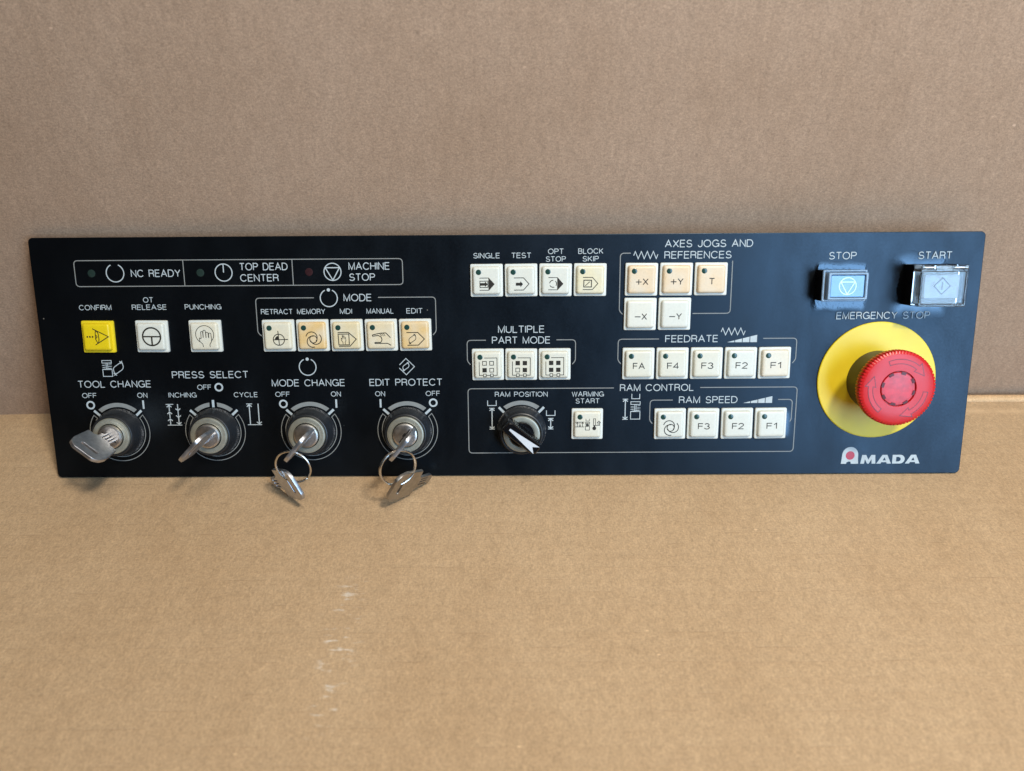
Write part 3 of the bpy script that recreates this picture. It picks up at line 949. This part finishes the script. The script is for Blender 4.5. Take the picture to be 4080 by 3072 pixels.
def S_part(fill, u, v):
    T = mapper(401, 507, .0469, u, v)
    def f(mb):
        mb.ribbon(T((362, 435), (500, 435), (500, 627), (460, 627)), .34, ZC)
        mb.ribbon(T((424, 627), (383, 627)), .34, ZC)
        mb.ribbon(T((347, 627), (305, 627), (305, 475)), .34, ZC)
        for i, (x, y) in enumerate(((363, 493), (441, 493), (363, 570), (441, 570))):
            h_ = 24 if fill[i] else 21
            pts = T((x - h_, y - h_), (x + h_, y - h_), (x + h_, y + h_), (x - h_, y + h_))
            if fill[i]: mb.poly(pts, ZC)
            else: mb.ribbon(pts, .34, ZC, True)
        for x in (365, 442):
            mb.ribbon(T((x - 15, 612), (x + 15, 612), (x + 15, 642), (x - 15, 642)), .32, ZC, True)
    return f
def S_warm(u, v):
    T = mapper(1938, 657, .0304, u, v)
    def f(mb):
        mb.ribbon(T((1737, 626), (1890, 626)), .30, ZC); mb.ribbon(T((1737, 710), (1890, 710)), .30, ZC)
        for x, a, b_ in ((1770, 710, 632), (1815, 626, 704), (1860, 710, 632)):
            p, q = T((x, a), (x, b_)); arrow(mb, p[0], p[1], q[1], .30, .6, ZC)
        mb.ribbon(T((1917, 568), (1917, 607), (1976, 607), (1976, 568)), .26, ZC)
        mb.ribbon(T((1911, 629), (1979, 629), (1979, 650), (1911, 650)), .28, ZC, True)
        mb.ribbon(T((1912, 660), (1980, 672), (1910, 675), (1978, 682), (1912, 694)), .34, ZC)
        mb.ribbon(T((1945, 652), (1945, 698)), .5, ZC)
        mb.ribbon(T((1909, 702), (1979, 702), (1979, 766), (1909, 766)), .28, ZC, True)
        mb.ribbon(T((2047, 567), (2080, 567), (2080, 684), (2047, 684)), .30, ZC, True)
        c_ = T((2061, 736))[0]; mb.disc(c_[0], c_[1], 1.0, ZC, 0, 20)
        mb.poly(T((2050, 684), (2077, 684), (2077, 720), (2050, 720)), ZC)
        mb.ribbon(T((2085, 683), (2150, 683), (2150, 636), (2165, 636), (2138, 606), (2112, 636), (2126, 636), (2126, 683)), .30, ZC)
    return f

YEL = (0.86, 0.64, 0.012)
R1, R2, R3, R4, R5 = 103.05, 85.55, 75.65, 60.0, 28.0
# the first one keeps its own indicator light
button(-116.5, R3, (0.78, 0.72, 0.54), 'slightly yellowed key with a crossed circle, first in the row', S_retract(-116.5, R3))
button(-98.95, R3, TN, 'strongly yellowed key with a swirl symbol', S_swirl(852, 950, .0523, 855, 988, -98.95, R3))
button(-81.4, R3, CR, 'yellowed key with a hand in a square', S_mdi(-81.4, R3))
button(-63.85, R3, (0.79, 0.65, 0.40), 'yellowed key with a gripping hand', S_manual(-63.85, R3))
button(-46.3, R3, TN, 'strongly yellowed key with a tape symbol in an arrow', S_edit(-46.3, R3))
button(-209.25, R3, YEL, 'bright yellow key with an eye symbol', S_confirm(-209.25, R3), False, (0.78, 0.60, 0.02, 0))
button(-181.5, R3, W_, 'white key with a bold divided circle', S_ot(-181.5, R3), False)
button(-154.05, R3, (0.77, 0.72, 0.56), 'cream key with a hand in a circle', S_punch(-154.05, R3), False)
button(-9.45, R1, W_, 'white key with a filled arrow box', S_prog('single', 0, 0, -9.45, R1))
button(7.95, R1, W_, 'white key with a short black arrow', S_prog('test', 0, 0, 7.95, R1))
button(25.3, R1, W_, 'white key with a broken circle and black arrowhead', S_prog('opt', 0, 0, 25.3, R1))
button(42.75, R1, (0.80, 0.73, 0.50), 'cream key with a slashed square', S_prog('skip', 0, 0, 42.75, R1))
button(68.6, R1, PE, 'peach key marked +X', S_letters('+X', 3.25, -2.75))
button(86.1, R1, PE, 'peach key marked +Y', S_letters('+Y', 3.3, -2.75))
button(103.6, R1, PE, 'peach key marked T', S_letters('T', 1.5, -2.75))
button(68.4, R2, (0.78, 0.77, 0.66), 'white key marked -X', S_letters('-X', 3.2, -2.75), False)
button(85.9, R2, W_, 'white key marked -Y', S_letters('-Y', 3.3, -2.75), False)
button(-9.35, R4, OFFW, 'white key with one of four squares filled', S_part((0, 0, 1, 0), -9.35, R4))
button(7.8, R4, OFFW, 'white key with three of four squares filled', S_part((1, 1, 0, 1), 7.8, R4))
button(25.05, R4, OFFW, 'white key with all four squares filled', S_part((1, 1, 1, 1), 25.05, R4))
for t, u, c_ in (('FA', 68.15, OFFW), ('F4', 85.65, OFFW), ('F3', 103.2, OFFW), ('F2', 120.75, W_), ('F1', 138.2, (0.79, 0.72, 0.56))):
    button(u, R4, c_, 'white key marked %s in the feedrate row' % t, S_letters(t, 3.1 if t != 'F1' else 2.7, -2.6))
button(85.5, R5, W_, 'white key with a swirl symbol', S_swirl(700, 1062, .0497, 709, 1105, 85.5, R5))
for t, u in (('F3', 102.8), ('F2', 120.5), ('F1', 138.05)):
    button(u, R5, W_, 'white key marked %s in the ram speed row' % t, S_letters(t, 3.1 if t != 'F1' else 2.7, -2.6))
button(42.2, 28.2, (0.77, 0.74, 0.60), 'white key with arrows and a thermometer', S_warm(42.2, 28.2))

# ---- key switches
def fuzz(r, z, a):
    return 0.12 * noise.noise(Vector((math.cos(a) * 6, math.sin(a) * 6, z))) if z < 1.2 else 0.0
def key_switch(u, slot_deg, label):
    mb = MB()
    mb.lathe([(12.7, 0), (12.75, .5), (12.3, 1.2), (11.7, 4.0), (11.3, 6.6), (10.95, 7.7), (10.6, 8.35), (10.2, 8.55), (9.75, 8.3), (9.7, 7.5)], 96, mod=fuzz, close_top=True)
    col_ = mb.build('key_switch', M_dusty, panel, (u, 24.9, 0))
    col_['label'] = label
    mb = MB()
    mb.lathe([(9.55, 7.5), (9.55, 8.7), (9.35, 9.2), (8.9, 9.4), (8.2, 9.35), (7.4, 9.2), (6.9, 9.15), (6.75, 9.3), (6.7, 9.0), (6.7, 7.6)], 80, close_top=False)
    mb.build('metal_bezel', M_bezel, col_)
    mb = MB()
    mb.lathe([(6.25, 7.6), (6.25, 10.35), (6.1, 10.7), (5.5, 10.97), (5.1, 11.0)], 72)
    cy_ = mb.build('lock_cylinder', M_cyl, col_)
    mb = MB()
    c_, s_ = math.cos(R(slot_deg)), math.sin(R(slot_deg))
    pts = [(-4.6, -.28), (-2.2, -.3), (-1.9, -1.0), (.2, -1.25), (1.0, -.5), (4.6, -.32), (4.6, .32), (1.6, .35), (1.0, 1.1), (-.8, 1.05), (-1.4, .35), (-4.6, .28)]
    mb.poly([(x * c_ - y * s_, x * s_ + y * c_) for x, y in pts], 11.02)  # flat dark sheet: shade inside the slot is painted, not cut
    mb.build('keyway', M_hole, col_, smooth=0)
    return col_
SLOT = {'tool': -40, 'press': 46, 'mode': 50, 'edit': 50}
key_switch(DU['tool'], SLOT['tool'], 'key switch under the tool change words')
key_switch(DU['press'], SLOT['press'], 'key switch under the press select words')
key_switch(DU['mode'], SLOT['mode'], 'key switch under the mode change words')
key_switch(DU['edit'], SLOT['edit'], 'key switch under the edit protect words')

# ---- ram position selector
mb = MB()
mb.lathe([(13.0, 0), (13.0, .5), (12.5, 1.2), (11.9, 4.0), (11.5, 6.6), (11.2, 7.7), (10.9, 8.35), (10.4, 8.6), (9.9, 8.3), (9.7, 7.2)], 96, mod=fuzz)
sel = mb.build('selector_switch', M_dusty, panel, (7.8, 24.9, 0))
mb = MB()
mb.lathe([(9.55, 7.0), (9.55, 9.0), (9.3, 9.6), (8.7, 9.8), (6.9, 9.6), (6.6, 9.3)], 80)
mb.build('metal_bezel', M_bezel, sel)
HROT = R(-39.5)
mb = MB()
mb.lathe([(6.5, 9.0), (6.5, 10.2), (6.1, 10.5)], 60)
mb.build('knob_base', M_gloss, sel)
mb = MB()
outl = rounded([(-10.6, -3.0), (-9.0, -3.5), (8.6, -3.5), (10.6, -1.6), (10.6, 1.6), (9.4, 3.6), (-8.6, 3.6), (-10.6, 2.6)], .8, 4, True)
def scale_outl(ins, z):
    return [(x * (1 - ins / 10.6), y * (1 - ins / 3.6), z) for x, y in outl]
b, k = mb.grid([scale_outl(0, 9.2), scale_outl(0.05, 12), scale_outl(.12, 17.4), scale_outl(.3, 18.1), scale_outl(.75, 18.5)])
mb.cap(b, k, 4)
for i in range(15):
    x = -7.6 + i * 1.12
    for sgn, y in ((1, 3.55), (-1, -3.45)):
        mb.box(x - .26, x + .26, min(y, y + sgn * .38), max(y, y + sgn * .38), 9.4, 16.4, 0, .1)
hd = mb.build('knob_handle', M_gloss, sel, rotz=HROT)
mb = MB()
mb.poly(rounded([(-7.9, -.5), (-7.9, .5), (9.7, 2.3), (6.7, 0.1), (9.5, -2.35)], .35, 4, True), 18.52)
mb.build('pointer_arrow', M_white, sel, rotz=HROT, smooth=0)

# ---- emergency stop
mb = MB()
mb.lathe([(30.4, 0.02), (30.4, .7), (30.1, .95), (29.5, 1.0)], 128)
es = mb.build('emergency_stop_button', M_yellow, panel, (191.5, 50.45, 0))
es['label'] = 'yellow disc with a tall red mushroom button'
mb = MB()
mb.lathe([(15.6, .9), (15.4, 2.0), (15.2, 9.0), (14.8, 17.6)], 80)
mb.build('button_stem', M_stem_bounce, es)
def knurl(r, z, a):
    if r < 17.6 or z > 22.3: return 0.0
    t = (a * 72 / (2 * math.pi)) % 1.0
    return 0.25 if t < .6 else -0.27
mb = MB()
mb.lathe([(14.6, 17.2), (17.4, 17.4), (18.4, 17.9), (18.55, 18.5), (18.55, 21.6), (18.3, 22.2), (17.55, 22.75), (16.8, 23.0), (12, 23.12), (8.95, 23.15), (8.75, 22.95), (8.7, 22.0), (8.3, 22.0), (8.2, 21.9), (.6, 21.9)], 432, mod=knurl)
kn = mb.build('mushroom_knob', M_red, es)
mb = MB()
mb.lathe([(8.25, 21.95), (8.2, 22.8), (7.95, 23.05), (6.0, 23.22), (3.0, 23.3), (.6, 23.31)], 64)
mb.build('knob_core', M_core, es)
mb = MB()
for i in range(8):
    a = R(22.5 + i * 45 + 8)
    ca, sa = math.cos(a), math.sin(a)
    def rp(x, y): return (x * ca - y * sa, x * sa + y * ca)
    mb.face([(*rp(7.15, -1.15), 23.32), (*rp(8.45, -1.2), 23.26), (*rp(8.45, 1.2), 23.26), (*rp(7.15, 1.15), 23.32)])  # flat dark faces painted for the shade inside the notches
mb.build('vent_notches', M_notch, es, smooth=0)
def arc_arrow(a0, a1):
    """curved clockwise arrow from a0 down to a1 (degrees)"""
    ro, ri = 14.6, 12.4
    ah = a1 + 22
    return arc(0, 0, ro, ro, a0, ah, 14) + [(16.2 * math.cos(R(ah)), 16.2 * math.sin(R(ah)))] + [(13.6 * math.cos(R(a1)), 13.6 * math.sin(R(a1)))] + [(11.0 * math.cos(R(ah + 1)), 11.0 * math.sin(R(ah + 1)))] + arc(0, 0, ri, ri, ah, a0, 14)
for a0, a1 in ((113, 28), (-7, -82), (-127, -207)):
    mb = MB()
    pts = arc_arrow(a0, a1)
    mb.ribbon(pts, .34, 23.16, True, 1)  # dark outline painted for the shade along the engraved edges
    mb.poly(pts, 23.12, 0)
    mb.build('turn_arrow', [M_red, M_edge_shade], es, smooth=0)

# ---- bubbled film round the illuminated switches (blistered overlay)
def blister(cx, cy, w, h, hole_w, hole_h, hole_c, amp, seed, ragged=1.6, fade=4.5):
    mb = MB(); tight = []
    st = 0.38
    nx, ny = int(w / st), int(h / st)
    for j in range(ny + 1):
        for i in range(nx + 1):
            x, y = -w / 2 + w * i / nx, -h / 2 + h * j / ny
            # rounded-box falloff towards the rim, with an uneven border
            wob = ragged * noise.noise(Vector((x * .16 + seed, y * .16, seed)))
            qx, qy = abs(x) - (w / 2 - 5.0), abs(y) - (h / 2 - 5.0)
            d = math.hypot(max(qx, 0), max(qy, 0)) + min(max(qx, qy), 0) - 5.0 + 1.2 + wob * .6
            t = min(max(-d / fade, 0), 1); t = t * t * (3 - 2 * t)
            tight.append(t)
            gx, gy = abs(x - hole_c[0]) - hole_w / 2, abs(y - hole_c[1]) - hole_h / 2
            dh = max(gx, gy)
            near = min(max(1 - dh / 5.0, 0), 1)
            z = amp * t * (.45 + .55 * near) + t * amp * (.16 * noise.noise(Vector((x * 1.3, y * 1.3, seed))) + .14 * noise.noise(Vector((x * 2.6, y * 2.6, seed + 4))))
            mb.v.append((x, y, z + .012 if t > 0 else -.02))
    for j in range(ny):
        for i in range(nx):
            a = j * (nx + 1) + i
            mb.f.append((a, a + 1, a + nx + 2, a + nx + 1)); mb.m.append(0)
    o = mb.build('bubbled_film', M_bubble, panel, (cx, cy, 0.0), smooth=180)
    at = o.data.attributes.new('tightness', 'FLOAT', 'POINT')
    for i, t in enumerate(tight): at.data[i].value = t
    return o
blister(169.5, 98.8, 31, 28, 22, 15, (-1.5, 1.0), .34, 1.3, 1.6, 2.6)
blister(210.3, 99.3, 31, 35, 23, 20, (1.9, .5), .34, 7.7, 3.2, 6.5)
blister(139.0, 27.2, 23, 20, 16.4, 16.4, (-1, .8), .16, 4.1)

# ---- STOP and START illuminated switches
def lit_switch(cx, cy, w, h, zt, label):
    mb = MB()
    mb.loft(w, h, .5, ((0, -.2), (0, zt - .6), (.15, zt - .2), (.5, zt)), mat=0)
    o = mb.build('illuminated_switch', M_gloss, panel, (cx, cy, 0))
    o['label'] = label
    mb = MB()
    mb.loft(w - 1.2, h - 1.2, .4, ((0, zt - .3), (0, zt + .02)))
    mb.build('added_backing', M_grey, o)  # grey plate added over the black housing to brighten the clear plastic
    return o
st = lit_switch(167.2, 99.75, 21.4, 15.2, 9.0, 'low clear switch with a blue window reflection painted on its face')
mb = MB()
mb.loft(16.6, 10.8, .4, ((0, 8.8), (0, 11.2), (.3, 11.5)), (0.75, -.15))
mb.build('lens', M_reflens, st)
mb = MB(); stopsym(mb, .85, -.1, 4.1, .42, 11.56)
mb.build('lens_symbol', M_pmark, st, smooth=0)
def clear_frame(w, h, iw, ih, z0, z1, c=(0, 0), ic=(0, 0)):
    mb = MB()
    outr = lambda ins, z: [(c[0] + x, c[1] + y, z) for x, y in rrect(w - 2 * ins, h - 2 * ins, .5, 3)]
    innr = lambda ins, z: [(ic[0] + x, ic[1] + y, z) for x, y in rrect(iw + 2 * ins, ih + 2 * ins, .4, 3)]
    rows = [innr(0, z0), outr(0, z0), outr(0, z1 - .3), outr(.3, z1), innr(.3, z1), innr(0, z1 - .3), innr(0, z0)]
    mb.grid(rows)
    return mb
clear_frame(21.6, 15.4, 19.6, 13.6, 9.05, 10.0).build('clear_frame', M_frost, st)
clear_frame(19.4, 13.2, 16.9, 11.1, 9.05, 12.4, (.75, -.15), (.75, -.15)).build('clear_frame', M_frost, st)

sa_ = lit_switch(212.2, 99.7, 23.0, 20.2, 9.5, 'taller switch with a pale face under a hinged clear cover')
mb = MB()
mb.loft(17.0, 11.4, .4, ((0, 9.3), (0, 12.6), (.3, 12.9)), (0.9, -.5))
mb.build('lens', M_palelens, sa_)
mb = MB()
mb.ribbon([(1.0, -4.2), (5.0, -.2), (1.0, 3.8), (-3.0, -.2)], .48, 12.96, True)
mb.ribbon([(1.0, -2.0), (1.0, 1.8)], .46, 12.96)
mb.build('lens_symbol', M_mark, sa_, smooth=0)
# clear hinged cover: four walls and a lid
clear_frame(22.8, 18.2, 20.6, 15.6, 9.55, 16.4, (0, -.9), (0, -.9)).build('clear_cover', M_clear, sa_)
mb = MB()
mb.box(-10.25, 10.25, -8.65, 6.85, 15.0, 16.0, 0, .2)
mb.build('cover_lid', M_clear, sa_)
mb = MB()
mb.box(-4.6, 4.4, 6.9, 9.9, 12.5, 16.6, 0, .3)
mb.build('hinge_block', M_clear, sa_)
for x0, x1 in ((-10.6, -5.0), (4.8, 11.2)):
    mb = MB(); mb.tube([(x0, 8.9, 15.6), (x1, 8.9, 15.6)], .55, 12)
    mb.build('hinge_pin', M_steel, sa_)
for x0, x1 in ((-11.3, -9.3), (9.4, 11.4)):
    mb = MB(); mb.box(x0, x1, 8.2, 10.1, 9.5, 16.3, 0, .3)
    mb.build('hinge_ear', M_clear, sa_)

# ================================================================== KEYS
BOW = [(-8.2, 1.2), (-7.4, 0.2), (-4.6, 0), (4.9, 0), (7.8, .2), (8.6, 1.2), (9.9, 11.5), (9.4, 15.0), (6.6, 18.8), (-4.2, 19.0), (-7.0, 16.6), (-8.2, 12.5)]
def key_outline(L):
    # bow, shoulder and a cut blade running to y = -L
    bl = [(4.0, -0.9), (3.6, -1.4), (3.6, -L + 2), (2.4, -L)]
    teeth = [(-.4, -L), (-2.6, -L + 1.6), (-1.7, -L + 3.0), (-3.2, -L + 4.6), (-2.2, -L + 6.0), (-3.5, -L + 7.4), (-3.5, -1.4), (-4.0, -.9)]
    top = rounded([(8.6, .2), (10.1, 12.5), (9.2, 16.6), (6.6, 19.0), (-4.2, 19.0), (-7.2, 16.8), (-8.2, 12.8), (-8.3, .2)], 1.1, 4)
    return [(4.6, 0)] + top + [(-4.6, 0)] + teeth[::-1] + bl[::-1]
SLOTH = [(-2.8 + 1.0 * math.cos(R(a)), 12.9 + 1.0 * math.sin(R(a))) for a in range(90, 271, 20)] + [(4.5 + 1.0 * math.cos(R(a)), 12.9 + 1.0 * math.sin(R(a))) for a in range(-90, 91, 20)]
GROOVES = [[(x - .3, -7.6), (x + .3, -7.6), (x + .3, -1.6), (x - .3, -1.6)] for x in (-1.3, .5, 2.2)]
def make_key(name, mat, L, mats=None):
    return solid2d(name, [key_outline(L), SLOTH] + GROOVES, 1.8, .2, mat)
key_in = make_key('key', M_key, 12.0)
tag(key_in, 'nickel key turned broadside in the tool change lock, its slotted bow facing out', 'key', 'keys standing in the switch locks')
def seat(o, which, shoulder=17.8, off=(0, 0), tilt=0.0, flip=False):
    a = R(SLOT[which])
    # key's x -> along the slot, y -> out of the panel, z -> across the slot
    X = Vector((math.cos(a), math.sin(a), 0)); Y = Vector((0, 0, 1)); Z = X.cross(Y)
    m4 = Matrix(((X.x, Y.x, Z.x, 0), (X.y, Y.y, Z.y, 0), (X.z, Y.z, Z.z, 0), (0, 0, 0, 1)))
    T = Matrix.Translation(Vector((DU[which] + off[0], 24.9 + off[1], shoulder)) * MM)
    o.matrix_world = PANEL @ T @ m4 @ Matrix.Rotation(tilt, 4, 'Z')
seat(key_in, 'tool')
for w_, lb in (('press', 'nickel key seen edge-on in the press select lock, with no ring on it'),
               ('mode', 'nickel key seen edge-on in the mode change lock, a wire ring through its bow'),
               ('edit', 'nickel key seen edge-on in the edit protect lock, a split ring through its bow')):
    o = key_in.copy(); COL.objects.link(o)
    o['label'] = lb
    seat(o, w_, off=(0.8, -0.7))
# spare keys hanging from the rings, their bows resting on the board
def spare(rows, loc, mat, label):
    o = make_key('spare_key', mat, 11.0)
    m4 = Matrix(rows).to_4x4(); m4.translation = Vector(loc) * MM
    o.matrix_world = m4
    tag(o, label, 'key', 'spare keys hanging from the rings')
    return o
spare(((.4262, .6366, -.6427), (-.2612, -.5936, -.7612), (-.8661, .4923, -.0868)), (-115.665, -13.05, 9.0), M_key,
      'dull grey spare key hanging under the mode change lock, seen along its edge')
sk = spare(((.4799, -.5437, .6885), (.1357, -.7294, -.6705), (.8668, .4152, -.2762)), (-46.75, -12.62, 8.0), M_keyb,
      'warm grey spare key hanging under the edit protect lock, its slotted face showing')

def split_ring(Tp, Bp, side, rad, label, turns=2.0):
    Tp, Bp = Vector(Tp), Vector(Bp)
    c = (Tp + Bp) / 2
    ax = (Tp - Bp).normalized()
    sd = Vector(side); sd = (sd - ax * sd.dot(ax)).normalized()
    nrm = ax.cross(sd)
    mb = MB()
    n = int(64 * turns)
    pts = []
    for i in range(n + 1):
        t = 2 * math.pi * turns * i / n
        off = (i / n - .5) * 1.15 * (turns - .9)
        pts.append((ax * math.cos(t + 2.2) + sd * math.sin(t + 2.2)) * rad + nrm * off)
    mb.tube(pts, .52, 10)
    o = mb.build('key_ring', M_ring, loc=tuple(c))
    tag(o, label, 'key ring', 'key rings')
    return o
split_ring((-104.0, -18.0, 34.0), (-106.4, -20.4, 16.0), (1, -.12, .1), 8.9, 'round steel key ring through the key in the mode change lock', 1.25)
split_ring((-53.6, -18.2, 34.2), (-53.0, -21.8, 15.6), (.80, .52, .25), 9.3, 'double wound steel key ring through the key in the edit protect lock', 2.0)
